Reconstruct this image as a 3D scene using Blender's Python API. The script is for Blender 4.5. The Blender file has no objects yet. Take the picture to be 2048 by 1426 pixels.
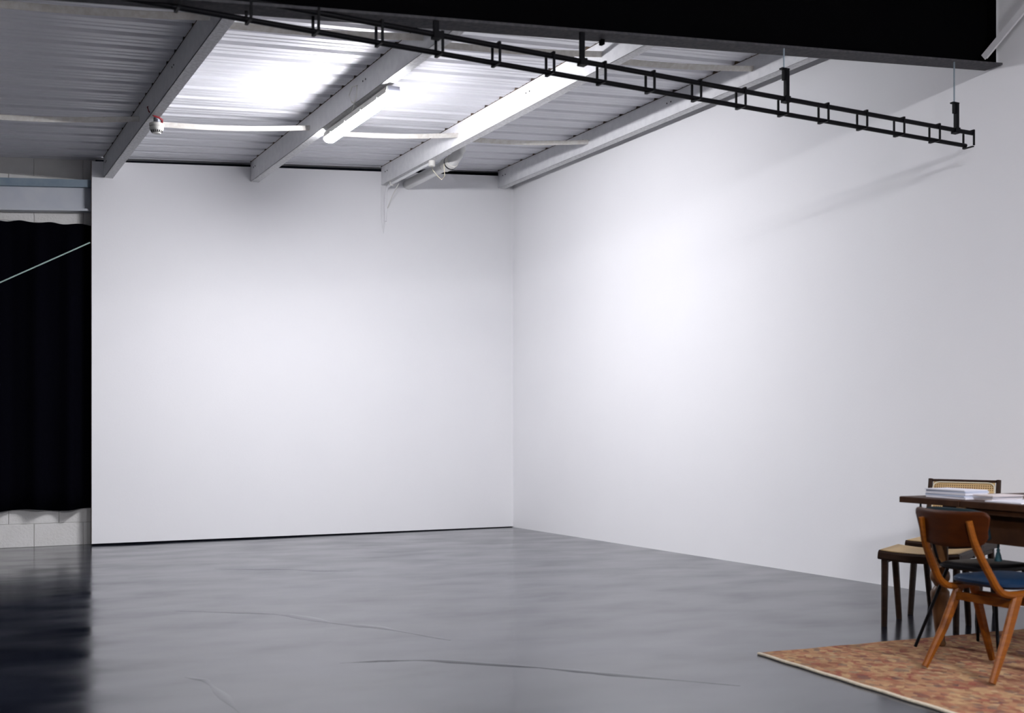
import bpy, math, random
from mathutils import Vector, Matrix

random.seed(7)
SC = bpy.context.scene
COL = SC.collection
R = math.radians

# ------------------------------------------------------------------ camera
H, FPX, HY, CX = 1.10, 2235.0, 867.0, 1024.0
YAW = math.atan(1194.0 / FPX)
FW = Vector((math.sin(YAW), math.cos(YAW), 0)); RT = Vector((math.cos(YAW), -math.sin(YAW), 0))
cam_d = bpy.data.cameras.new('camera'); cam = bpy.data.objects.new('camera', cam_d); COL.objects.link(cam)
cam.location = (0, 0, H); cam.rotation_euler = (R(90), 0, -YAW)
cam_d.sensor_width = 36.0; cam_d.lens = 36.0 * FPX / 2048.0
cam_d.shift_y = (HY - 713.0) / 2048.0
cam_d.clip_start = 0.05; cam_d.clip_end = 60
cam_d.dof.use_dof = True; cam_d.dof.focus_distance = 9.0; cam_d.dof.aperture_fstop = 2.6
SC.camera = cam

# ------------------------------------------------------------------ world, exposure
w = bpy.data.worlds.new('world'); SC.world = w; w.use_nodes = True
w.node_tree.nodes['Background'].inputs[0].default_value = (0.55, 0.6, 0.75, 1)
w.node_tree.nodes['Background'].inputs[1].default_value = 0.02
SC.view_settings.view_transform = 'Standard'; SC.view_settings.look = 'None'
SC.view_settings.exposure = 0.0; SC.view_settings.gamma = 1.0
SC.view_settings.use_curve_mapping = False
LAMP_FAR = 358.0        # emission of the strip light in view
LAMP_NEAR = 720.0       # emission of the strip light behind the camera
LAMP_COL = (0.955, 0.945, 0.995, 1)

# pixel helpers: the photograph's pixel -> a point on a known plane
def ray(px, py): return FW + RT * ((px - CX) / FPX) + Vector((0, 0, 1)) * ((HY - py) / FPX)
def onz(px, py, z): d = ray(px, py); return Vector((0, 0, H)) + d * ((z - H) / d.z)
def onx(px, py, x): d = ray(px, py); return Vector((0, 0, H)) + d * (x / d.x)
def ony(px, py, y): d = ray(px, py); return Vector((0, 0, H)) + d * (y / d.y)

# ------------------------------------------------------------------ materials
MATS = {}
def mat(name, col, rough=0.6, metal=0.0, spec=0.5, noise=None, bump=None, emit=None, coat=0.0):
    """noise = (scale, amount, colour2[, stretch]); bump = (scale, strength[, stretch])"""
    m = bpy.data.materials.new(name); m.use_nodes = True
    nt = m.node_tree; b = nt.nodes['Principled BSDF']
    b.inputs['Base Color'].default_value = (*col, 1); b.inputs['Roughness'].default_value = rough
    b.inputs['Metallic'].default_value = metal; b.inputs['Specular IOR Level'].default_value = spec
    b.inputs['Coat Weight'].default_value = coat
    def coords(stretch):
        tc = nt.nodes.new('ShaderNodeTexCoord'); mp = nt.nodes.new('ShaderNodeMapping')
        nt.links.new(tc.outputs['Object'], mp.inputs['Vector'])
        if stretch: mp.inputs['Scale'].default_value = stretch
        return mp.outputs['Vector']
    if noise:
        n = nt.nodes.new('ShaderNodeTexNoise'); n.inputs['Scale'].default_value = noise[0]; n.inputs['Detail'].default_value = 6
        nt.links.new(coords(noise[3] if len(noise) > 3 else None), n.inputs['Vector'])
        r = nt.nodes.new('ShaderNodeValToRGB')
        r.color_ramp.elements[0].position = 0.5 - noise[1]; r.color_ramp.elements[1].position = 0.5 + noise[1]
        r.color_ramp.elements[0].color = (*col, 1); r.color_ramp.elements[1].color = (*noise[2], 1)
        nt.links.new(n.outputs['Fac'], r.inputs['Fac']); nt.links.new(r.outputs['Color'], b.inputs['Base Color'])
    if bump:
        n = nt.nodes.new('ShaderNodeTexNoise'); n.inputs['Scale'].default_value = bump[0]; n.inputs['Detail'].default_value = 5
        nt.links.new(coords(bump[2] if len(bump) > 2 else None), n.inputs['Vector'])
        bp = nt.nodes.new('ShaderNodeBump'); bp.inputs['Strength'].default_value = bump[1]; bp.inputs['Distance'].default_value = 0.01
        nt.links.new(n.outputs['Fac'], bp.inputs['Height']); nt.links.new(bp.outputs['Normal'], b.inputs['Normal'])
    if emit:
        b.inputs['Emission Color'].default_value = emit[0]; b.inputs['Emission Strength'].default_value = emit[1]
    MATS[name] = m; return m

mat('wall_paint', (0.865, 0.865, 0.88), 0.75, spec=0.25, noise=(1.3, 0.25, (0.885, 0.885, 0.895)), bump=(60, 0.06))
mat('steel_white', (0.74, 0.74, 0.755), 0.5, noise=(14, 0.12, (0.80, 0.80, 0.81)), bump=(40, 0.1))
mat('steel_worn', (0.62, 0.62, 0.62), 0.6, noise=(38, 0.10, (0.76, 0.76, 0.77)), bump=(70, 0.25))
mat('sheet', (0.71, 0.715, 0.75), 0.38, noise=(2.2, 0.3, (0.75, 0.755, 0.785), (0.3, 2, 2)))
mat('roof_light', (0.42, 0.50, 0.54), 0.18, noise=(3.0, 0.3, (0.54, 0.60, 0.62), (0.3, 3, 3)))
mat('sag_steel', (0.66, 0.63, 0.57), 0.6, noise=(26, 0.13, (0.76, 0.745, 0.70)))
mat('rust_notch_shade', (0.030, 0.022, 0.018), 0.9, noise=(12, 0.12, (0.12, 0.075, 0.045)))
mat('black_paint', (0.0016, 0.0016, 0.002), 0.85, spec=0.02)
mat('black_lit', (0.055, 0.055, 0.062), 0.75, spec=0.2, noise=(40, 0.15, (0.085, 0.083, 0.088)))  # rafter black lifted to grey: bounced floor light painted on its underside
mat('truss_black', (0.003, 0.003, 0.0045), 0.5, spec=0.12)
mat('rod_zinc', (0.35, 0.42, 0.47), 0.35, metal=0.8)
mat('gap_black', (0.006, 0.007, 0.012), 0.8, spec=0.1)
mat('curtain', (0.0016, 0.0016, 0.0035), 0.95, spec=0.02)
mat('block', (0.70, 0.69, 0.66), 0.85, spec=0.2, noise=(3.0, 0.2, (0.76, 0.755, 0.74)), bump=(45, 0.35))
mat('mortar', (0.58, 0.57, 0.545), 0.9, spec=0.1, bump=(60, 0.4))
mat('wood_edge', (0.16, 0.10, 0.07), 0.8, noise=(20, 0.2, (0.30, 0.22, 0.17), (1, 1, .1)))
mat('rafter_pale', (0.46, 0.49, 0.55), 0.55, noise=(5, 0.25, (0.55, 0.57, 0.60)))
mat('rafter_blue', (0.16, 0.22, 0.28), 0.55, noise=(12, 0.2, (0.22, 0.28, 0.33)))
mat('dark_wall', (0.05, 0.05, 0.055), 0.9, spec=0.1)
mat('plastic_white', (0.78, 0.77, 0.72), 0.4)
mat('plastic_grey', (0.30, 0.31, 0.36), 0.45)
mat('pvc', (0.74, 0.74, 0.73), 0.3, noise=(9, 0.2, (0.66, 0.66, 0.64), (1, .2, 1)))
mat('cord_cream', (0.72, 0.66, 0.50), 0.5)
mat('cord_red', (0.22, 0.006, 0.012), 0.4)
mat('cord_green', (0.45, 0.60, 0.55), 0.6)
mat('slot_dark', (0.03, 0.03, 0.03), 0.8)
mat('beech', (0.215, 0.064, 0.0035), 0.45, spec=0.22, noise=(5, 0.25, (0.14, 0.038, 0.0025), (3, 3, 18)))
mat('ply_shaded', (0.066, 0.015, 0.0016), 0.5, spec=0.15, noise=(4, 0.25, (0.042, 0.009, 0.0012), (3, 3, 14)))  # same wood as the frame, shade on the backrest put into the colour
mat('vinyl_blue', (0.003, 0.019, 0.052), 0.45, spec=0.3, bump=(120, 0.1))
mat('teak_dark', (0.040, 0.018, 0.009), 0.5, spec=0.3, noise=(6, 0.25, (0.022, 0.010, 0.005), (3, 3, 16)))
mat('oak_dark', (0.055, 0.020, 0.006), 0.5, spec=0.2, noise=(5, 0.25, (0.030, 0.010, 0.0035), (14, 3, 3)))
mat('oak_leg', (0.15, 0.068, 0.024), 0.45, spec=0.3, noise=(5, 0.25, (0.095, 0.042, 0.015), (8, 8, 2)))
mat('oak_tan', (0.33, 0.19, 0.08), 0.5)
mat('teal', (0.006, 0.05, 0.065), 0.7, noise=(80, 0.2, (0.004, 0.035, 0.05)))
mat('teal_dark', (0.003, 0.014, 0.019), 0.8, spec=0.2)
mat('black_metal', (0.003, 0.003, 0.004), 0.5, spec=0.15)
mat('paper', (0.78, 0.78, 0.84), 0.8, spec=0.1)
mat('paper_blue', (0.52, 0.58, 0.72), 0.8, spec=0.1)
mat('paper_warm', (0.74, 0.67, 0.66), 0.7, spec=0.1)
mat('rug_fringe', (0.62, 0.55, 0.43), 0.95, spec=0.05, noise=(60, 0.2, (0.48, 0.42, 0.33)))
mat('diffuser_far', (0.9, 0.9, 0.9), 0.3, emit=(LAMP_COL, LAMP_FAR))
mat('diffuser_near', (0.9, 0.9, 0.9), 0.3, emit=(LAMP_COL, LAMP_NEAR))

def cane_mat():
    m = mat('cane', (0.58, 0.39, 0.17), 0.55); nt = m.node_tree; b = nt.nodes['Principled BSDF']
    tc = nt.nodes.new('ShaderNodeTexCoord')
    v = nt.nodes.new('ShaderNodeTexVoronoi'); v.inputs['Scale'].default_value = 75; v.inputs['Randomness'].default_value = 0.0
    nt.links.new(tc.outputs['Object'], v.inputs['Vector'])
    r = nt.nodes.new('ShaderNodeValToRGB'); r.color_ramp.elements[0].position = 0.26; r.color_ramp.elements[1].position = 0.40
    r.color_ramp.elements[0].color = (0.17, 0.085, 0.03, 1); r.color_ramp.elements[1].color = (0.62, 0.43, 0.20, 1)
    nt.links.new(v.outputs['Distance'], r.inputs['Fac']); nt.links.new(r.outputs['Color'], b.inputs['Base Color'])
cane_mat()

def floor_mat():
    m = mat('floor_paint', (0.10, 0.104, 0.118), 0.22, spec=1.0); nt = m.node_tree; b = nt.nodes['Principled BSDF']
    tc = nt.nodes.new('ShaderNodeTexCoord')
    def noise(scale, st, det=6, rot=0):
        mp = nt.nodes.new('ShaderNodeMapping'); mp.inputs['Scale'].default_value = st; mp.inputs['Rotation'].default_value = (0, 0, rot)
        nt.links.new(tc.outputs['Object'], mp.inputs['Vector'])
        n = nt.nodes.new('ShaderNodeTexNoise'); n.inputs['Scale'].default_value = scale; n.inputs['Detail'].default_value = det
        nt.links.new(mp.outputs['Vector'], n.inputs['Vector']); return n.outputs['Fac']
    a1 = noise(1.6, (0.8, 1.1, 1), 7, YAW)
    r = nt.nodes.new('ShaderNodeValToRGB'); r.color_ramp.elements[0].position = 0.3; r.color_ramp.elements[1].position = 0.72
    r.color_ramp.elements[0].color = (0.006, 0.008, 0.015, 1); r.color_ramp.elements[1].color = (0.022, 0.026, 0.039, 1)
    nt.links.new(a1, r.inputs['Fac']); nt.links.new(r.outputs['Color'], b.inputs['Base Color'])
    a2 = noise(2.2, (0.7, 1.3, 1), 10, YAW)
    mr = nt.nodes.new('ShaderNodeMapRange'); mr.inputs['From Min'].default_value = 0.3; mr.inputs['From Max'].default_value = 0.7
    mr.inputs['To Min'].default_value = 0.10; mr.inputs['To Max'].default_value = 0.24
    nt.links.new(a2, mr.inputs['Value']); nt.links.new(mr.outputs['Result'], b.inputs['Roughness'])
    a3 = noise(0.9, (0.9, 1.1, 1), 3, YAW)
    bp = nt.nodes.new('ShaderNodeBump'); bp.inputs['Strength'].default_value = 0.09; bp.inputs['Distance'].default_value = 0.05
    nt.links.new(a3, bp.inputs['Height']); nt.links.new(bp.outputs['Normal'], b.inputs['Normal'])
floor_mat()

def rug_mat():
    m = mat('rug_pile', (0.3, 0.12, 0.08), 0.95, spec=0.05); nt = m.node_tree; b = nt.nodes['Principled BSDF']
    tc = nt.nodes.new('ShaderNodeTexCoord')
    def vor(scale, st):
        mp = nt.nodes.new('ShaderNodeMapping'); mp.inputs['Scale'].default_value = st
        nt.links.new(tc.outputs['Object'], mp.inputs['Vector'])
        v = nt.nodes.new('ShaderNodeTexVoronoi'); v.inputs['Scale'].default_value = scale
        nt.links.new(mp.outputs['Vector'], v.inputs['Vector']); return v
    def ramp(stops, src):
        r = nt.nodes.new('ShaderNodeValToRGB'); e = r.color_ramp.elements
        r.color_ramp.interpolation = 'LINEAR'
        while len(e) < len(stops): e.new(0.5)
        for k, (p, c) in enumerate(stops): e[k].position = p; e[k].color = (*c, 1)
        nt.links.new(src, r.inputs['Fac']); return r.outputs['Color']
    v1 = vor(34, (1.0, 0.8, 1)); sep = nt.nodes.new('ShaderNodeSeparateColor'); nt.links.new(v1.outputs['Color'], sep.inputs['Color'])
    c1 = ramp([(0.0, (0.17, 0.05, 0.038)), (0.22, (0.23, 0.10, 0.06)), (0.42, (0.42, 0.27, 0.14)), (0.60, (0.33, 0.16, 0.09)), (0.78, (0.25, 0.05, 0.045)), (0.92, (0.07, 0.05, 0.06)), (1.0, (0.48, 0.33, 0.19))], sep.outputs['Red'])
    n = nt.nodes.new('ShaderNodeTexNoise'); n.inputs['Scale'].default_value = 5.0; n.inputs['Detail'].default_value = 9; n.inputs['Roughness'].default_value = 0.7
    nt.links.new(tc.outputs['Object'], n.inputs['Vector'])
    c2 = ramp([(0.33, (0.16, 0.07, 0.05)), (0.45, (0.28, 0.15, 0.085)), (0.56, (0.46, 0.32, 0.17)), (0.68, (0.24, 0.11, 0.07))], n.outputs['Fac'])
    mx = nt.nodes.new('ShaderNodeMix'); mx.data_type = 'RGBA'; mx.inputs['Factor'].default_value = 0.38
    nt.links.new(c1, mx.inputs[6]); nt.links.new(c2, mx.inputs[7]); nt.links.new(mx.outputs[2], b.inputs['Base Color'])
    bn = nt.nodes.new('ShaderNodeTexNoise'); bn.inputs['Scale'].default_value = 160
    nt.links.new(tc.outputs['Object'], bn.inputs['Vector'])
    bp = nt.nodes.new('ShaderNodeBump'); bp.inputs['Strength'].default_value = 0.4; bp.inputs['Distance'].default_value = 0.006
    nt.links.new(bn.outputs['Fac'], bp.inputs['Height']); nt.links.new(bp.outputs['Normal'], b.inputs['Normal'])
rug_mat()

# ------------------------------------------------------------------ mesh helpers
class MB:
    def __init__(s): s.v = []; s.f = []; s.smooth = False
    def add(s, vs, fs):
        o = len(s.v); s.v += [tuple(p) for p in vs]; s.f += [tuple(i + o for i in q) for q in fs]; return s
    def box(s, x0, x1, y0, y1, z0, z1):
        return s.hexa([(x0, y0, z0), (x1, y0, z0), (x1, y1, z0), (x0, y1, z0), (x0, y0, z1), (x1, y0, z1), (x1, y1, z1), (x0, y1, z1)])
    def hexa(s, p): return s.add(p, [(0, 3, 2, 1), (4, 5, 6, 7), (0, 1, 5, 4), (1, 2, 6, 5), (2, 3, 7, 6), (3, 0, 4, 7)])
    def cham(s, x0, x1, y0, y1, z0, z1, c):
        """box with a chamfered outline in XY and chamfered top"""
        def ring(i, z): return [(x0 + i + c, y0 + i, z), (x1 - i - c, y0 + i, z), (x1 - i, y0 + i + c, z), (x1 - i, y1 - i - c, z), (x1 - i - c, y1 - i, z), (x0 + i + c, y1 - i, z), (x0 + i, y1 - i - c, z), (x0 + i, y0 + i + c, z)]
        return s.loft([ring(0, z0), ring(0, z1 - c), ring(c, z1)])
    def loft(s, rings, cap=True, closed=True):
        n = len(rings[0]); o = len(s.v)
        for r in rings: s.v += [tuple(p) for p in r]
        for k in range(len(rings) - 1):
            for i in range(n if closed else n - 1):
                j = (i + 1) % n
                s.f.append((o + k * n + i, o + k * n + j, o + (k + 1) * n + j, o + (k + 1) * n + i))
        if cap and closed:
            s.f.append(tuple(o + i for i in reversed(range(n)))); s.f.append(tuple(o + (len(rings) - 1) * n + i for i in range(n)))
        return s
    def tube(s, pts, rad, n=8, ry=None, upv=None):
        """sweep an ellipse along pts; rad may be a list"""
        pts = [Vector(p) for p in pts]; rings = []
        for k, p in enumerate(pts):
            t = (pts[min(k + 1, len(pts) - 1)] - pts[max(k - 1, 0)]).normalized()
            u = Vector(upv) if upv else (Vector((0, 0, 1)) if abs(t.z) < 0.9 else Vector((0, 1, 0)))
            a = t.cross(u).normalized(); b = a.cross(t).normalized()
            r = rad[k] if isinstance(rad, (list, tuple)) else rad
            r2 = r if ry is None else (ry[k] if isinstance(ry, (list, tuple)) else ry)
            rings.append([p + a * (r * math.cos(2 * math.pi * i / n)) + b * (r2 * math.sin(2 * math.pi * i / n)) for i in range(n)])
        s.smooth = True
        return s.loft(rings)
    def bar(s, p, q, wa, wb, upv=(0, 0, 1)):
        """rectangular bar from p to q, wa across, wb along upv"""
        p = Vector(p); q = Vector(q); t = (q - p).normalized(); a = t.cross(Vector(upv)).normalized(); b = a.cross(t).normalized()
        def ring(c): return [c - a * wa / 2 - b * wb / 2, c + a * wa / 2 - b * wb / 2, c + a * wa / 2 + b * wb / 2, c - a * wa / 2 + b * wb / 2]
        return s.loft([ring(p), ring(q)])
    def strip(s, pts, wa, wb, upv):
        """rectangular section swept along pts"""
        pts = [Vector(p) for p in pts]; rings = []
        for k, p in enumerate(pts):
            t = (pts[min(k + 1, len(pts) - 1)] - pts[max(k - 1, 0)]).normalized()
            a = t.cross(Vector(upv)).normalized(); b = a.cross(t).normalized()
            x = wa[k] if isinstance(wa, list) else wa; y = wb[k] if isinstance(wb, list) else wb
            c = 0.28 * min(x, y)
            rings.append([p + a * i + b * j for i, j in ((-x/2 + c, -y/2), (x/2 - c, -y/2), (x/2, -y/2 + c), (x/2, y/2 - c), (x/2 - c, y/2), (-x/2 + c, y/2), (-x/2, y/2 - c), (-x/2, -y/2 + c))])
        return s.loft(rings)
    def lathe(s, prof, c=(0, 0, 0), n=20):
        rings = [[(c[0] + r * math.cos(2 * math.pi * i / n), c[1] + r * math.sin(2 * math.pi * i / n), c[2] + z) for i in range(n)] for r, z in prof]
        s.smooth = True; return s.loft(rings)
    def prism_x(s, prof, x0, x1, zs=0.0):
        """closed YZ profile extruded along x; zs = rise per metre"""
        return s.loft([[(x0, y, z + zs * x0) for y, z in prof], [(x1, y, z + zs * x1) for y, z in prof]])
    def prism_y(s, prof, y0, y1): return s.loft([[(x, y0, z) for x, z in prof], [(x, y1, z) for x, z in prof]])
    def build(s, name, m, parent=None, smooth=None, M=None):
        me = bpy.data.meshes.new(name); me.from_pydata([tuple(M @ Vector(p)) for p in s.v] if M else s.v, [], s.f)
        import bmesh
        bm = bmesh.new(); bm.from_mesh(me); bmesh.ops.recalc_face_normals(bm, faces=bm.faces[:]); bm.to_mesh(me); bm.free()
        me.materials.append(MATS[m])
        if s.smooth if smooth is None else smooth:
            for p in me.polygons: p.use_smooth = True
            me.set_sharp_from_angle(angle=R(42))
        o = bpy.data.objects.new(name, me); COL.objects.link(o)
        if parent: o.parent = parent
        return o
def tag(o, label, cat, group=None):
    o['label'] = label; o['category'] = cat
    if group: o['group'] = group
    return o
def empty(name, loc=(0, 0, 0), rz=0):
    o = bpy.data.objects.new(name, None); COL.objects.link(o); o.location = loc; o.rotation_euler = (0, 0, rz); o.empty_display_size = 0.1; return o
def structure(o): o['kind'] = 'structure'; return o

# ------------------------------------------------------------------ the room's measures
XR, YB, YBLK = 6.20, 11.58, 11.76          # right wall, face of the white panel wall, block wall behind it
XL, YF = -4.2, -3.6                        # unseen left and front walls
XP = 1.525                                 # free edge of the white panel wall
RS = 0.0795                                # roof rise per metre
def zroof(x): return 4.165 + RS * (x - 6.0)          # underside of the roof sheets
def zpur(x): return zroof(x) - 0.203                 # underside of the purlins
PURL = [1.635 + 1.456 * k for k in range(-1, 4)]     # left edges of the purlins

# floor
fl = structure(MB().box(XL - .1, XR + .1, YF - .1, YBLK + .2, -0.12, 0).build('floor', 'floor_paint'))
def ridge(pix, wd, ht):
    pts = [onz(px, py, 0) for px, py in pix]; P = []
    for k in range(len(pts) - 1):
        for t in range(6): P.append(pts[k].lerp(pts[k + 1], t / 6))
    P.append(pts[-1]); n = len(P); mb = MB(); rings = []
    for k, p in enumerate(P):
        t = (P[min(k + 1, n - 1)] - P[max(k - 1, 0)]).normalized(); a = t.cross(Vector((0, 0, 1)))
        f = math.sin(math.pi * (k + .4) / (n - .2)) ** 0.5 * (0.25 + 1.1 * abs(math.sin(k * .37 + len(P))) * (0.6 + 0.4 * random.random()))
        rings.append([p + a * (wd * f * u) + Vector((0, 0, max(0.0003, ht * f * (1 - u * u)))) for u in (-1, -.6, -.2, .2, .6, 1)])
    mb.loft(rings, cap=False, closed=False); mb.smooth = True
    mb.build('trowel_ridge', 'floor_paint', fl)
ridge([(680, 1326), (760, 1321), (870, 1320), (1080, 1335), (1300, 1355), (1480, 1371)], 0.038, 0.0042)
ridge([(350, 1222), (500, 1225), (580, 1230), (660, 1245), (760, 1255), (900, 1280)], 0.045, 0.0038)
ridge([(430, 1138), (560, 1138), (650, 1141), (705, 1142)], 0.06, 0.0038)
ridge([(370, 1354), (410, 1360), (450, 1395), (480, 1426)], 0.022, 0.002)

# walls
structure(MB().box(XR, XR + .2, YF, YBLK + .2, 0, 4.6).build('wall_right', 'wall_paint'))
structure(MB().box(XL - .2, XL, YF, YBLK + .2, 0, 4.2).build('wall_left', 'dark_wall'))
structure(MB().box(XL, XR, YF - .2, YF, 0, 4.6).build('wall_front', 'dark_wall'))
wb = structure(MB().loft([[(XP, YB, .020), (XR, YB, .009), (XR, YB, 4.122), (XP, YB, 3.764)],
                          [(XP, YB + .03, .020), (XR, YB + .03, .009), (XR, YB + .03, 4.122), (XP, YB + .03, 3.764)]]).build('wall_back', 'wall_paint'))
MB().box(XP + .06, XP + .11, YB + .0305, YBLK - .012, .03, 3.70).build('end_stud', 'wood_edge', wb)
MB().box(XP - .003, XP, YB + .004, YB + .03, .03, 3.77).build('edge_strip', 'wood_edge', wb)
structure(MB().box(XP + .01, XR, YB + .032, YB + .06, 0, .0195).build('baseboard_back', 'gap_black'))
# block wall left of and behind the panel
wbl = structure(MB().box(XL, XR, YBLK + .004, YBLK + .2, 0, 4.25).build('wall_back_left', 'mortar'))
bk_me = None
row = 0; z = 0.0
while z < 3.75:
    x = -2.0 - (0.225 if row % 2 else 0.0) - 0.13
    while x < 1.95:
        if bk_me is None:
            b0 = MB().cham(0, .4455, -.006, .10, 0, .2205, .003).build('block', 'block', wbl); bk_me = b0.data; o = b0
        else:
            o = bpy.data.objects.new('block', bk_me); COL.objects.link(o); o.parent = wbl
        o.location = (x, YBLK + random.uniform(-.002, .002), z + .002)
        x += .450
    z += .225; row += 1
# dark filler above the panel, under the sheets
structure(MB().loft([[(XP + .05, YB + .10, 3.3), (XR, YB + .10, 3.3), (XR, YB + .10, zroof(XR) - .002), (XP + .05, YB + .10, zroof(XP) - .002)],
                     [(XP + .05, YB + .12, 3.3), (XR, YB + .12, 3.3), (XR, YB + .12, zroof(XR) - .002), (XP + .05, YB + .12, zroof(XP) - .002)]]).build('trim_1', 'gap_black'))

# roof: one profiled sheet after another
ceil = structure(MB().loft([[(XL - .2, YF - .2, zroof(XL - .2) + .12), (XR + .2, YF - .2, zroof(XR + .2) + .12), (XR + .2, YBLK + .2, zroof(XR + .2) + .12), (XL - .2, YBLK + .2, zroof(XL - .2) + .12)],
                            [(XL - .2, YF - .2, zroof(XL - .2) + .15), (XR + .2, YF - .2, zroof(XR + .2) + .15), (XR + .2, YBLK + .2, zroof(XR + .2) + .15), (XL - .2, YBLK + .2, zroof(XL - .2) + .15)]]).build('ceiling', 'dark_wall'))
PITCH = 0.2865; RIB0 = 11.287
sheet_me = {}
def sheet(y1, matname):
    """three ribs wide, hanging from its upper y edge y1 down to y1 - 3 pitches"""
    if matname not in sheet_me:
        prof = []
        for k in range(3):
            b = -k * PITCH
            prof += [(b, 0), (b - .018, .030), (b - .062, .030), (b - .080, 0)]
            prof += [(b - .140, 0), (b - .148, .004), (b - .156, .004), (b - .164, 0), (b - .205, 0), (b - .213, .004), (b - .221, .004), (b - .229, 0)]
        prof.append((-3 * PITCH, 0))
        mb = MB(); xs = [XL - .15, XR + .12]
        mb.loft([[(x, y, z + zroof(x)) for y, z in prof] for x in xs], cap=False, closed=False)
        o = mb.build('roof_sheet', matname, ceil); sheet_me[matname] = o.data
        md = None
    else:
        o = bpy.data.objects.new('roof_sheet', sheet_me[matname]); COL.objects.link(o); o.parent = ceil
    o.location = (0, y1, 0); return o
y = RIB0 + PITCH * 2 + .04
k = 0
while y > YF - 0.2:
    lo = y - 3 * PITCH
    sheet(y, 'roof_light' if 5.6 < (y + lo) / 2 < 6.9 else 'sheet')
    y = lo; k += 1

# purlins
plabels = {1.635: 'white steel roof purlin with the smoke detector hanging below it', 3.091: 'white steel roof purlin with the lit strip light under it',
           4.547: 'white steel roof purlin beside the plastic vent pipe', 6.003: 'white steel roof purlin running along the right-hand wall',
           0.179: 'steel roof purlin just left of the view above the black curtain'}
purl_obj = {}
for x in PURL:
    lab = next((v for kx, v in plabels.items() if abs(kx - x) < .02), 'steel roof purlin in the dark part of the roof left of the view')
    zb = zpur(x); zt = zroof(x) - .001
    pw = None; p = empty('roof_purlin', (x, YF, zb)); tag(p, lab, 'purlin', 'roof purlins'); purl_obj[round(x, 2)] = p
    L = YB - .002 - YF
    h = zt - zb
    MB().prism_y([(0, 0), (.006, 0), (.006, h), (0, h)], 0, L).build('web', 'steel_white', p); pw = p.children[0]
    MB().prism_y([(0, 0), (.085, 0), (.085, .018), (.080, .018), (.080, .005), (.006, .005)], 0, L).build('bottom_flange', 'steel_worn', p)
    MB().prism_y([(-.003, h - .003), (.006, h - .003), (.006, h + .0285), (-.003, h + .0285)], 0, L).build('top_edge', 'rust_notch_shade', p)  # slightly rusty edge, raised and darkened to paint shade in the rib gaps
    if x > 1:
        for yy in (11.40, 11.46, 9.70, 9.76, 8.2, 8.26):
            MB().tube([(-.003, yy - YF, h * .62), (.001, yy - YF, h * .62)], .007, 8).build('bolt_hole', 'slot_dark', pw)

# sag bars between the purlins
sagdesc = {0: 'leftmost', 1: 'second', 2: 'third', 3: 'rightmost'}
def sag(k, yy, za, zb_, far):
    xa = PURL[k] + .0062; xb = PURL[k + 1] - .0005
    a = Vector((xa, yy, za)); b = Vector((xb, yy, zb_)); pts = []
    for t in range(9):
        u = t / 8; q = a.lerp(b, u); q.z -= .025 * math.sin(math.pi * u) * (1 if far else .6); pts.append(q)
    o = MB().strip(pts, .046, .007, (0, .8, .6)).build('sag_bar', 'sag_steel')
    tag(o, f'{["far", "near"][0 if far else 1]} row of thin off-white tie bars between purlins, {sagdesc[k]} bar', 'tie bar', 'tie bars between the purlins')
for k in range(4):
    zz = zpur(PURL[k + 1])
    sag(k, 9.60, zpur(PURL[k]) + .055, zz + .085, True)
    sag(k, 7.08, zpur(PURL[k]) + .06, zz + .10, False)

# black main rafter across the room
def zraf(x): return 2.978 + .1015 * (x - 1.26) if x > 0 else 2.850 + RS * x
rf = empty('roof_rafter', (0, 4.935, 0)); tag(rf, 'big black steel rafter crossing the top of the picture', 'rafter')
YA, YC = -.068, .066
mb = MB()
for a, b in ((XL, 0), (0, XR - .012)):
    mb.hexa([(a, YA, zraf(a)), (b, YA, zraf(b)), (b, YC, zraf(b)), (a, YC, zraf(a)), (a, YA, zraf(a) + .013), (b, YA, zraf(b) + .013), (b, YC, zraf(b) + .013), (a, YC, zraf(a) + .013)])
mb.build('bottom_flange', 'black_lit', rf)
mb = MB()
for a, b in ((XL, 0), (0, XR - .075)):
    mb.hexa([(a, -.006, zraf(a) + .013), (b, -.006, zraf(b) + .013), (b, .006, zraf(b) + .013), (a, .006, zraf(a) + .013), (a, -.006, zpur(a) - .013), (b, -.006, zpur(b) - .013), (b, .006, zpur(b) - .013), (a, .006, zpur(a) - .013)])
mb.build('web', 'black_paint', rf)
a, b = XL, XR - .012
MB().hexa([(a, YA, zpur(a) - .013), (b, YA, zpur(b) - .013), (b, YC, zpur(b) - .013), (a, YC, zpur(a) - .013), (a, YA, zpur(a) - .001), (b, YA, zpur(b) - .001), (b, YC, zpur(b) - .001), (a, YC, zpur(a) - .001)]).build('top_flange', 'black_paint', rf)
MB().box(XR - .085, XR - .073, YA, YC, zraf(XR - .08) + .013, zpur(XR - .08) - .013).build('end_plate', 'black_paint', rf)
# fly brace from the rafter's foot to the last purlin
p0 = Vector((6.00, 4.862, zraf(6.0) + .035)); p1 = Vector((6.03, 4.26, zpur(6.003) - .004))
fb = MB().bar(p0, p1, .045, .005, (1, 0, 0)); fb.bar(p0 + Vector((.022, 0, 0)), p1 + Vector((.022, 0, 0)), .005, .03, (1, 0, 0))
tag(fb.build('fly_brace', 'steel_white'), 'short pale slanting brace at the right end of the black rafter', 'brace')
# clip under the rafter flange
xc = ony(1210, 75, 4.93).x
tag(MB().bar((xc, 4.96, zraf(xc) - .004), (xc, 4.96, zraf(xc) - .03), .018, .03, (0, 1, 0)).build('beam_clip', 'black_paint'), 'small black clip under the black rafter, right of the second truss hanger', 'clip')

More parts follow.
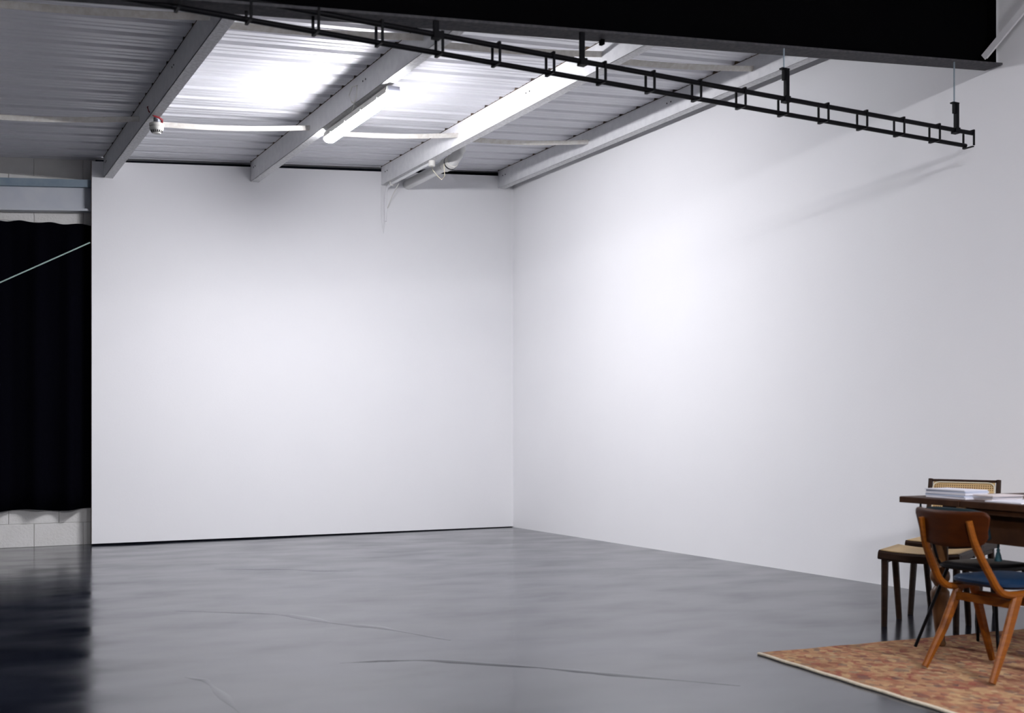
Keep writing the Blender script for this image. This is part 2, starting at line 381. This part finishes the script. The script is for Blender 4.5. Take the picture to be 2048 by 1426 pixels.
# hanging black rail: two tubes held in opposite corners of ring brackets
TY = 4.91; TZ0 = 2.94; TZ1 = 3.007; X0, X1 = -3.2, 5.93; WF = .033
tr = empty('lighting_rail', (X1, TY, TZ0)); tag(tr, 'long black two-tube lighting rail hanging below the black rafter', 'lighting rail')
TL = X0 - X1
MB().tube([(TL, -WF + .006, TZ1 - TZ0), (-.002, -WF + .006, TZ1 - TZ0)], .0135, 10).build('upper_tube', 'truss_black', tr)
MB().tube([(TL, WF - .006, 0), (-.002, WF - .006, 0)], .0130, 10).build('lower_tube', 'truss_black', tr)
wv = .0125; hz = TZ1 - TZ0
rmesh = None
n = int((X1 - X0) / .308)
for k in range(n):
    if rmesh is None:
        mb = MB()
        mb.box(-wv / 2, wv / 2, -WF - .011, -WF - .004, -.012, hz + .020)
        mb.box(-wv / 2, wv / 2, WF + .004, WF + .011, -.020, hz + .012)
        mb.box(-wv / 2, wv / 2, -WF - .004, WF + .004, -.022, -.0145)
        mb.box(-wv / 2, wv / 2, -WF - .004, WF + .004, hz + .0145, hz + .020)
        o = mb.build('ring_bracket', 'truss_black', tr); rmesh = o.data
    else:
        o = bpy.data.objects.new('ring_bracket', rmesh); COL.objects.link(o); o.parent = tr
    o.location = (-.008 - .308 * k, 0, 0)

def hanger(px, rodded, label, py=200):
    x = ony(px, py, TY - WF + .006).x; zt = zraf(x); e = empty('rail_hanger', (x, TY - WF + .006, TZ1 + .0145)); tag(e, label, 'hanger', 'hangers of the lighting rail')
    zl = zt - TZ1 - .0145
    if rodded:
        zc = .150
        MB().tube([(-.012, 0, zc - .06), (-.012, 0, zl - .0002)], .0048, 8).build('threaded_rod', 'rod_zinc', e)
        MB().box(-.004, .020, -.012, .012, 0, zc - .0005).build('strap', 'truss_black', e)
        MB().box(-.034, .020, -.014, .014, zc, zc + .008).build('top_plate', 'truss_black', e)
        MB().box(-.019, -.006, -.010, .010, zc - .06, zc - .0005).build('lock_nut', 'truss_black', e)
    else:
        MB().box(-.014, .014, -.006, .006, 0, zl - .0005).build('strap', 'truss_black', e)
    MB().box(-.018, .022, -.020, .020, -.036, -.029).build('clamp', 'truss_black', e)
    for q in (-1, 1): MB().box(-.018, .022, q * .0175 - .0025, q * .0175 + .0025, -.029, -.0005).build('clamp_side', 'truss_black', e)
hanger(872, False, 'very short black hanger between rafter and rail, leftmost of the hangers')
hanger(1164, False, 'black flat strap hanger with no thin rod, second from left')
hanger(1571, True, 'rail hanger with short thin rod in front of the sloping purlin')
hanger(1911, True, 'rail hanger with the longest thin rod, nearest the right wall')

# strip lights
def strip_light(x, y0, y1, zt, dif, label, cable=True):
    e = empty('strip_light', (x, (y0 + y1) / 2, zt)); tag(e, label, 'lamp', 'strip lights under the purlins')
    L = (y1 - y0) / 2
    hs = MB().prism_y([(-.057, -.052), (.057, -.052), (.057, -.043), (.046, 0), (-.046, 0), (-.057, -.043)], -L, L).build('housing', 'plastic_white', e)
    prof = [(-.052, -.0525)] + [(.052 * math.cos(t), -.056 - .036 * math.sin(t)) for t in [math.pi * (1 - i / 8) for i in range(9)]] + [(.052, -.0525)]
    mb = MB(); rings = []
    for yy, s in ((-L - .03, .55), (-L - .02, .86), (-L, 1), (L, 1), (L + .02, .86), (L + .03, .55)):
        rings.append([(a * (0.6 + .4 * s), yy, -.0525 + (b + .0525) * s) for a, b in prof])
    mb.loft(rings); mb.build('diffuser', dif, e, smooth=True)
    for s in (-1, 1):
        MB().box(-.044, .044, s * (L + .001) - (.026 if s < 0 else 0), s * (L + .001) + (.026 if s > 0 else 0), -.0515, -.004).build('end_cap', 'plastic_grey', e)
        MB().box(-.012, .012, s * L * .55 - .02, s * L * .55 + .02, 0, .021).build('mounting_clip', 'plastic_white', e)
        for q in (-.75, -.25, .25, .75):
            if s < 0: MB().box(-.065, -.0575, q * L - .012, q * L + .012, -.058, -.040).build('catch', 'plastic_white', hs)
    if cable:
        xw = 3.091 - x - .012; zf = zpur(3.09) - zt
        MB().tube([(-.02, -.12, .0), (xw - .01, -.11, .03), (xw - .02, -.08, zf + .07), (xw - .02, -.15, zf + .12), (xw - .02, -.26, zf + .10), (xw - .02, -.25, zf + .03), (-.06, -.02, .01), (-.03, .1, .005)], .004, 6).build('supply_cable', 'plastic_white', e)
    return e
strip_light(3.172, 7.84, 9.29, zpur(3.1) - .021, 'diffuser_far', 'lit white strip light under the second purlin in view')
strip_light(0.246, -1.9, -0.45, zpur(.2) - .021, 'diffuser_near', 'strip light above and behind the viewer, left one of two', cable=False)
strip_light(3.158, -1.9, -0.45, zpur(3.1) - .021, 'diffuser_near', 'strip light behind the viewer, right one of two', cable=False)

# smoke detector under the first purlin
sp = Vector((1.70, 9.20, zpur(1.68)))
sd = empty('smoke_detector', sp - Vector((0, 0, .028))); tag(sd, 'small white smoke detector with a red wire hanging under a purlin', 'smoke detector')
MB().lathe([(.052, -.045), (.057, -.040), (.057, -.022), (.052, -.018), (.050, -.0165)], n=24).build('base', 'plastic_white', sd)
MB().lathe([(.030, -.098), (.034, -.094), (.048, -.072), (.055, -.062), (.055, -.052), (.050, -.048), (.050, -.0455)], n=24).build('head', 'plastic_white', sd)
head = bpy.data.objects['head']
MB().lathe([(.024, -.0165), (.024, .0275)], n=14).build('stem', 'plastic_grey', sd)
for k in range(16):
    t = 2 * math.pi * k / 16
    MB().bar((.0375 * math.cos(t), .0375 * math.sin(t), -.091), (.0475 * math.cos(t), .0475 * math.sin(t), -.075), .006, .003, (math.cos(t), math.sin(t), .3)).build('vent_slot', 'slot_dark', head)
MB().tube([(.035, -.03, -.014), (.034, -.045, .004), (.012, -.055, .014), (-.035, -.07, .022), (-.075, -.08, .05), (-.083, -.07, .085), (-.075, -.05, .095)], [.009, .010, .008, .006, .005, .0045, .004], 8).build('red_wire', 'cord_red', sd)

# vent pipe on the third purlin
vp = empty('vent_pipe', (4.86, YB, 3.885)); tag(vp, 'white plastic vent pipe with elbow below the roof by the third purlin', 'pipe')
MB().tube([(0, -.0005, 0), (0, -1.06, 0)], .055, 20).build('straight_pipe', 'pvc', vp)
MB().tube([(0, -1.02, 0), (0, -1.13, 0)], .070, 20).build('coupling', 'plastic_white', vp)
el = [(0, -1.12, 0)] + [(.10 * (1 - math.cos(t)) * .6, -1.13 - .11 * math.sin(t), .11 * (1 - math.cos(t))) for t in [R(15 * i) for i in range(7)]]
el.append((el[-1][0], el[-1][1], zroof(4.86) - 3.885 - .004))
MB().tube(el, .058, 20).build('elbow', 'pvc', vp)
MB().tube([(0, -1.131, 0), (0, -1.142, .001)], .073, 20).build('seal_ring', 'slot_dark', vp)
MB().tube([(0, -1.005, 0), (0, -1.0195, 0)], .064, 20).build('seal_ring', 'slot_dark', vp)
MB().tube([(0, -1.143, .001), (0, -1.185, .010)], .070, 20).build('socket_rim', 'plastic_white', vp)
MB().bar((-.07, -1.08, .06), (-.235, -1.08, .0), .02, .004, (0, 0, 1)).build('pipe_strap', 'plastic_grey', vp)

# conduit, junction box and cables on the third purlin
zf = zpur(4.55)
jb = empty('junction_box', (4.592, 10.31, zf)); tag(jb, 'small round white junction box on conduit under the third purlin', 'junction box')
MB().lathe([(.030, -.056), (.034, -.052), (.034, -.006), (.031, -.0005)], n=20).build('box', 'plastic_white', jb)
MB().tube([(.0, 0, -.055), (.005, -.02, -.10), (.05, -.04, -.16), (.095, -.03, -.185), (.12, -.05, -.15), (.125, -.02, -.02)], .004, 6).build('flex', 'cord_cream', jb)
cd = empty('conduit', (4.592, YB, zf)); tag(cd, 'white conduit running along the third purlin and down the back wall', 'conduit')
MB().tube([(0, 10.345 - YB, -.0165), (0, -.16, -.0165), (0, -.06, -.03), (-.002, -.02, -.09), (-.002, -.016, -.28), (-.004, -.017, -.40)], .0155, 10).build('conduit_pipe', 'wall_paint', cd)
MB().tube([(-.004, -.010, -.38), (-.012, -.008, -.46), (-.015, -.005, -.53)], [.010, .007, .002], 8).build('cable_tail', 'wall_paint', cd)
MB().tube([(-.045, -.006, -.02), (-.045, -.006, -.38), (-.015, -.005, -.53)], .004, 6).build('flat_cable', 'wall_paint', cd)
MB().tube([(.06, -.25, -.02), (.05, -.10, -.12), (.02, -.02, -.25)], .004, 6).build('loose_cable', 'plastic_white', cd)
MB().box(-.021, .021, -.20, -.18, -.036, -.0005).build('saddle', 'plastic_white', cd)

# gable rafter, curtain and cord at the left
gr = empty('gable_rafter', (0, YBLK, 0)); tag(gr, 'pale steel gable beam above the black curtain at the left', 'beam')
def gbox(name, m, za, zb_, ya, yb):
    a, b = -3.0, XP + .05
    f = lambda x, z: z + RS * (x - .708)
    MB().hexa([(a, ya, f(a, za)), (b, ya, f(b, za)), (b, yb, f(b, za)), (a, yb, f(a, za)), (a, ya, f(a, zb_)), (b, ya, f(b, zb_)), (b, yb, f(b, zb_)), (a, yb, f(a, zb_))]).build(name, m, gr)
gbox('top_angle', 'rafter_blue', 3.465, 3.528, -.125, -.115)
gbox('top_flange', 'rafter_blue', 3.455, 3.465, -.125, -.016)
gbox('web', 'rafter_pale', 3.245, 3.455, -.070, -.060)
gbox('bottom_flange', 'rafter_pale', 3.222, 3.245, -.125, -.016)

mb = MB(); xs = [-2.6 + i * .02 for i in range(int((XP + .045 + 2.6) / .02) + 1)]
rings = []
for k in range(13):
    u = k / 12; row_ = []
    for x in xs:
        ph = x * 17.5 + .8 * math.sin(x * 5.1)
        zt = min(3.155 + .028 * (x - 1.5), 3.200 + RS * (x - .708)) + .010 * math.sin(x * 23); zb_ = .357 + .012 * math.sin(ph * .5)
        row_.append((x, YBLK - .075 + (.020 + .018 * (1 - u)) * math.sin(ph) + .006 * math.sin(x * 41), zb_ + (zt - zb_) * u))
    rings.append(row_)
mb.loft(rings, cap=False, closed=False)
cu = mb.build('curtain', 'curtain', smooth=True); tag(cu, 'black floor-length curtain hanging over the block wall at the left', 'curtain')
sm = cu.modifiers.new('thick', 'SOLIDIFY'); sm.thickness = .004
a = ony(181, 485, YB + .01); b = ony(0, 565, YB + .01); d = b - a
tag(MB().tube([a + Vector((-.004, .004, 0)), b, b + d * 1.8], .0065, 8).build('cord', 'cord_green'), 'thin pale green cord stretched slantwise in front of the black curtain', 'cord')

# ------------------------------------------------------------------ rug and furniture at the right
ROT = R(-5.5)
rug = empty('rug', (3.69, 4.325, 0), ROT); tag(rug, 'worn red and tan patterned rug under the table and chairs', 'rug')
mb = MB(); nx, ny = 24, 40; W_, L_ = 2.3, 3.4
vs = []; fs = []
for j in range(ny + 1):
    for i in range(nx + 1):
        vs.append((.018 + (W_ - .018) * i / nx, -L_ * j / ny, .0095 + .0012 * math.sin(i * 1.7 + j)))
for j in range(ny):
    for i in range(nx): q = j * (nx + 1) + i; fs.append((q, q + 1, q + nx + 2, q + nx + 1))
mb.add(vs, fs); mb.box(.018, W_, -L_, 0, .0006, .0075)
mb.build('pile', 'rug_pile', rug, smooth=True)
MB().strip([(.012 + .003 * math.sin(k * 1.3), -L_ * k / 60, .0062) for k in range(61)], .022, .011, (0, 0, 1)).build('selvedge', 'rug_fringe', rug)
ZR = .0125          # top of the rug

# table, turned legs, draw leaf
tb = empty('table', (4.58, 4.24, 0), ROT); tag(tb, 'dark oak draw-leaf table with turned legs standing on the rug', 'table')
TT = .77
MB().cham(0, .95, -.42, 0, TT - .032, TT, .004).build('draw_leaf', 'oak_dark', tb)
MB().cham(0, .95, -1.75, -.424, TT - .032, TT, .004).build('top', 'oak_dark', tb)
MB().box(.012, .938, -1.74, -.30, TT - .060, TT - .033).build('under_top', 'oak_dark', tb)
MB().box(.003, .03, -.455, -.40, TT - .044, TT - .0335).build('leaf_slide', 'oak_tan', tb)
MB().box(.05, .075, -1.66, -.19, TT - .20, TT - .0605).build('apron', 'oak_dark', tb)
MB().box(.875, .90, -1.66, -.19, TT - .20, TT - .0605).build('apron', 'oak_dark', tb)
MB().box(.076, .874, -.215, -.19, TT - .20, TT - .0605).build('apron', 'oak_dark', tb)
MB().box(.076, .874, -1.66, -1.635, TT - .20, TT - .0605).build('apron', 'oak_dark', tb)
lp = [(.026, 0), (.030, .01), (.024, .03), (.024, .06), (.034, .14), (.043, .22), (.047, .255), (.047, .275), (.034, .295), (.026, .305), (.034, .32), (.047, .338), (.050, .355), (.047, .375), (.034, .395), (.030, .41), (.040, .425), (.040, TT - ZR - .062)]
for lx, ly in ((.085, -.205), (.865, -.205), (.085, -1.63), (.865, -1.63)):
    MB().lathe(lp, (lx, ly, ZR), 20).build('leg', 'oak_leg', tb)

# papers on the table
def stack(px, py, w_, l_, hs, mats_, rz, name, label, cat, grp=None, dx=0.0, z0=TT):
    c = onz(px, py, z0); z = z0 + .0006
    for k, (hh, m) in enumerate(zip(hs, mats_)):
        o = MB().cham(-w_ / 2, w_ / 2, -l_ / 2, l_ / 2, 0, hh, .002)
        e = empty(name, (c.x + w_ / 2 + dx + random.uniform(-.006, .006), c.y + random.uniform(-.006, .006), z), rz + R(random.uniform(-3, 3)))
        lb = label if isinstance(label, str) else label[k]
        cover = MB(); cover.box(-w_ / 2, w_ / 2, -l_ / 2, l_ / 2, 0, .0022); cover.box(-w_ / 2, w_ / 2, -l_ / 2, l_ / 2, hh - .0022, hh); cover.box(-w_ / 2 - .002, -w_ / 2, -l_ / 2, l_ / 2, 0, hh)
        cover.build('cover', m, e); MB().box(-w_ / 2 + .001, w_ / 2 - .004, -l_ / 2 + .004, l_ / 2 - .004, .0023, hh - .0023).build('pages', 'paper', e)
        tag(e, lb, cat, grp); z += hh + .0006
stack(1887, 997, .155, .27, [.010, .009, .011, .007, .006], ['paper', 'paper_blue', 'paper', 'paper_blue', 'paper'], ROT, 'magazine',
      ['white magazine at the bottom of the stack on the table corner', 'pale blue magazine second from bottom of the stack', 'white magazine in the middle of the stack', 'pale blue magazine second from top of the stack', 'white magazine on top of the stack'], 'magazine', 'magazines stacked on the table', dx=.02)
stack(1958, 1001, .20, .13, [.009, .008, .007], ['paper_warm', 'paper', 'paper_warm'], ROT, 'booklet',
      ['lowest greyish booklet right of the magazine stack', 'middle white booklet right of the magazine stack', 'top greyish booklet right of the magazine stack'], 'booklet', 'booklets on the table', dx=.04)
def sheet_paper(px, py, w_, l_, m, rz, label, t=.003, dx=0):
    c = onz(px, py, TT)
    o = MB().box(-w_ / 2, w_ / 2, -l_ / 2, l_ / 2, 0, t).build('paper_sheet', m); o.location = (c.x + w_ / 2 + dx, c.y, TT + .0008); o.rotation_euler = (0, 0, rz)
    tag(o, label, 'paper', 'loose papers on the table')
sheet_paper(2005, 1007, .30, .22, 'paper', ROT, 'white paper pad lying flat near the table edge', .006, dx=.02)
sheet_paper(2110, 1016, .30, .20, 'paper', ROT + R(2), 'white paper sheets at the right edge of the picture', .005, dx=.02)
sheet_paper(2010, 1003, .24, .30, 'paper_warm', ROT - R(4), 'pinkish booklet lying flat behind the white paper pad', .010, dx=.38)

# teal tassels hanging from the table's edge
def tassel(p, label, k=1.0):
    ts = empty('tassel', p); tag(ts, label, 'tassel', 'teal tassels on the table')
    MB().tube([(.0, 0, -.0005), (.0, 0, -.03 * k)], .005, 8).build('cord', 'teal', ts)
    MB().lathe([(.020 * k, -.10 * k), (.021 * k, -.095 * k), (.014 * k, -.062 * k), (.008 * k, -.045 * k), (.010 * k, -.036 * k), (.006 * k, -.028 * k)], n=14).build('skirt', 'teal', ts)
tp = onx(1996, 1086, 4.60)
tassel((4.602, tp.y, TT - .2), 'teal tassel dangling below the table apron at the right', .85)
q = onz(1833, 1004, TT - .033)
tassel((q.x + .03, q.y, TT - .033), 'small teal tassel under the left corner of the table top', .75)

# front chair: bent beech frame, ply back, blue seat (local +x is forward, +y its left)
ch = empty('dining_chair', (4.105, 3.465, ZR), R(-4)); tag(ch, 'beech dining chair with shaded ply backrest and blue seat, nearest on the rug', 'chair', 'chairs at the table')
HW = .165
def curve(pts, n=5):
    P = [Vector(p) for p in pts]; out = []
    for k in range(len(P) - 1):
        p0 = P[max(k - 1, 0)]; p1 = P[k]; p2 = P[k + 1]; p3 = P[min(k + 2, len(P) - 1)]
        for i in range(n):
            t = i / n
            out.append(.5 * ((2 * p1) + (-p0 + p2) * t + (2 * p0 - 5 * p1 + 4 * p2 - p3) * t * t + (-p0 + 3 * p1 - 3 * p2 + p3) * t ** 3))
    out.append(P[-1]); return out
for s in (-1, 1):
    yy = s * HW
    path = curve([(-.074, s * .138, .708), (-.052, s * .145, .62), (-.016, s * .154, .54), (.028, s * .162, .465), (.064, yy, .412), (.112, yy, .384), (.20, yy, .380), (.45, yy, .392)])
    MB().strip(path, .030, [.018 + .016 * min(1, k / 6) for k in range(len(path))], (0, 1, 0)).build('side_frame', 'beech', ch)
    MB().strip([(.185, s * (HW - .0), .378), (.10, s * (HW + .012), .19), (.0, s * (HW + .030), .010)], [.030, .030, .026], [.050, .044, .030], (1, 0, .4)).build('leg', 'beech', ch)
    MB().strip([(.275, s * HW, .378), (.345, s * (HW + .012), .19), (.42, s * (HW + .026), .010)], [.030, .030, .026], [.048, .042, .030], (1, 0, -.3)).build('leg', 'beech', ch)
MB().bar((.165, -HW + .012, .335), (.165, HW - .012, .335), .028, .036).build('stretcher', 'beech', ch)
MB().bar((.305, -HW + .012, .330), (.305, HW - .012, .330), .028, .036).build('stretcher', 'beech', ch)
# ply backrest: curved shell with rounded corners
mb = MB(); rings = []
NU = 26
for k in range(9):
    v = k / 8; row_ = []
    for i in range(NU + 1):
        u = -math.cos(math.pi * i / NU)
        hw = .212 * (1 - .10 * (1 - v))
        e = min(1, (1 - abs(u)) / .16); cr = .030 * (1 - math.sqrt(max(0, 1 - (1 - e) ** 2)))
        zt = .752 - cr - .006 * (1 - u * u) ; zb_ = .588 + cr + .020 * u * u
        zz = zb_ + (zt - zb_) * v
        row_.append((-.053 + .05 * (u * u - .45) - .10 * (zz - .66), u * hw, zz))
    rings.append(row_)
mb.loft(rings, cap=False, closed=False)
bk = mb.build('backrest', 'ply_shaded', ch, smooth=True); s_ = bk.modifiers.new('thick', 'SOLIDIFY'); s_.thickness = .011; s_.offset = 0
mb = MB(); rings = []
def seat_ring(i, z, g=0):
    out = []
    for k in range(28):
        t = 2 * math.pi * k / 28; c, s = math.cos(t), math.sin(t)
        out.append((.305 + (.195 - i) * math.copysign(abs(c) ** .45, c), (.185 - i) * math.copysign(abs(s) ** .45, s), z))
    return out
mb.loft([seat_ring(.012, .400), seat_ring(0, .412), seat_ring(0, .424), seat_ring(.015, .436), seat_ring(.07, .442)]); mb.build('seat', 'vinyl_blue', ch, smooth=True)

# black metal chair with a dark teal back pad, tucked under the table
mc = empty('metal_chair', (4.49, 3.80, ZR), R(-3)); tag(mc, 'slim black rod-legged chair with teal back pad, half hidden behind the beech chair', 'chair', 'chairs at the table')
mb = MB(); rings = []
for k in range(7):
    v = k / 6; rings.append([(-.02 + .035 * u * u - .03 * v, u * .198, .555 + .030 * (u * u) * (1 - v) + .17 * v - .02 * u ** 4 * v) for u in [-1 + i / 6 for i in range(13)]])
mb.loft(rings, cap=False, closed=False); o = mb.build('back_pad', 'teal_dark', mc, smooth=True); s_ = o.modifiers.new('thick', 'SOLIDIFY'); s_.thickness = .028; s_.offset = 0
mb = MB()
def srm(i, z): return [(.20 + (.19 - i) * math.copysign(abs(math.cos(2*math.pi*k/24)) ** .5, math.cos(2*math.pi*k/24)), (.165 - i) * math.copysign(abs(math.sin(2*math.pi*k/24)) ** .5, math.sin(2*math.pi*k/24)), z) for k in range(24)]
mb.loft([srm(.01, .418), srm(0, .426), srm(0, .438), srm(.02, .448)]); mb.build('seat', 'black_metal', mc, smooth=True)
for s in (-1, 1):
    MB().tube(curve([(-.010, s * .145, .60), (.0, s * .145, .55), (.035, s * .142, .45), (.075, s * .14, .416)]), .0075, 8).build('back_rod', 'black_metal', mc)
    MB().tube([(.10, s * .14, .42), (.0, s * .262, .0)], [.009, .008], 8).build('leg', 'black_metal', mc)
    MB().tube([(.30, s * .14, .42), (.42, s * .245, .0)], [.009, .008], 8).build('leg', 'black_metal', mc)

# cane stool and cane chair beyond the table's far end (local +y is their front, x across)
fdir = Vector((-.885, -.465, 0)); ang = math.atan2(fdir.y, fdir.x) - R(90)
st = empty('cane_stool', (5.11, 4.525, 0), ang); tag(st, 'dark wooden stool with a curved cane seat in front of the cane chair', 'stool')
def cane_seat(par, hw, hd, zt, dip):
    # concave front and back rails, straight side rails, cane panel inside
    for s in (-1, 1):
        pts = [(-hw + 2 * hw * k / 12, s * (hd - .02), zt - .026 - dip * (1 - (2 * k / 12 - 1) ** 2)) for k in range(13)]
        MB().strip(pts, .040, .052, (0, 0, 1)).build('seat_rail', 'teak_dark', par)
        MB().strip([(s * (hw - .02), -hd + .041, zt - .026), (s * (hw - .02), hd - .041, zt - .026)], .040, .050, (0, 0, 1)).build('seat_rail', 'teak_dark', par)
    mb = MB(); vs = []; fs = []
    for j in range(2):
        for k in range(13):
            u = k / 12; vs.append((-hw + .012 + 2 * (hw - .012) * u, (-1 + 2 * j) * (hd - .012), zt + .0035 - dip * (1 - (2 * u - 1) ** 2)))
    for k in range(12): fs.append((k, k + 1, k + 14, k + 13))
    mb.add(vs, fs); o = mb.build('cane_panel', 'cane', par); s_ = o.modifiers.new('thick', 'SOLIDIFY'); s_.thickness = .005
cane_seat(st, .222, .195, .437, .014)
for s in (-1, 1):
    MB().strip([(s * .195, .145, .386), (s * .195, .160, .0)], [.034, .030], [.048, .034], (0, 1, 0)).build('leg', 'teak_dark', st)
    MB().strip([(s * .195, -.06, .386), (s * .195, -.150, .0)], [.034, .030], [.048, .034], (0, 1, 0)).build('leg', 'teak_dark', st)
    MB().bar((s * .195, -.12, .374), (s * .195, .165, .374), .030, .022).build('side_rail', 'teak_dark', st)

cc = empty('cane_chair', (5.58, 4.745, 0), ang - R(3)); tag(cc, 'dark wooden chair with cane back facing the viewer beyond the table', 'chair', 'chairs at the table')
cane_seat(cc, .222, .205, .452, .008)
for s in (-1, 1):
    MB().strip([(s * .195, .10, .40), (s * .195, .185, .0)], [.034, .030], [.048, .034], (0, 1, 0)).build('leg', 'teak_dark', cc)
    MB().strip([(s * .195, -.10, .40), (s * .195, -.215, .0)], [.034, .030], [.048, .034], (0, 1, 0)).build('leg', 'teak_dark', cc)
    MB().strip([(s * .203, -.19, .43), (s * .205, -.215, .60), (s * .205, -.255, .812)], [.030, .030, .026], [.036, .034, .026], (0, 1, 0)).build('back_post', 'teak_dark', cc)
    MB().bar((s * .195, -.13, .389), (s * .195, .13, .389), .030, .022).build('side_rail', 'teak_dark', cc)
MB().strip([(-.191, -.252, .803), (.191, -.252, .803)], .026, .015, (0, 0, 1)).build('back_rail', 'teak_dark', cc)
MB().strip([(-.191, -.213, .575), (.191, -.213, .575)], .026, .030, (0, 0, 1)).build('back_rail', 'teak_dark', cc)
MB().hexa([(-.186, -.212, .585), (.186, -.212, .585), (.186, -.206, .585), (-.186, -.206, .585), (-.186, -.252, .795), (.186, -.252, .795), (.186, -.246, .795), (-.186, -.246, .795)]).build('back_cane', 'cane', cc)
bcane = bpy.data.objects['back_cane']
# rounded cane bead around the back panel
mb = MB(); pts = []
for cx_, cz_, a0 in ((.147, .62, -90), (.147, .760, 0), (-.147, .760, 90), (-.147, .62, 180)):
    for k in range(5):
        t = R(a0 + 22.5 * k); zz = cz_ + .033 * math.sin(t); pts.append((cx_ + .038 * math.cos(t), -.202 - .040 * (zz - .585) / .21, zz))
pts.append(pts[0]); mb.tube(pts, .0045, 6); mb.build('cane_bead', 'cord_cream', bcane)
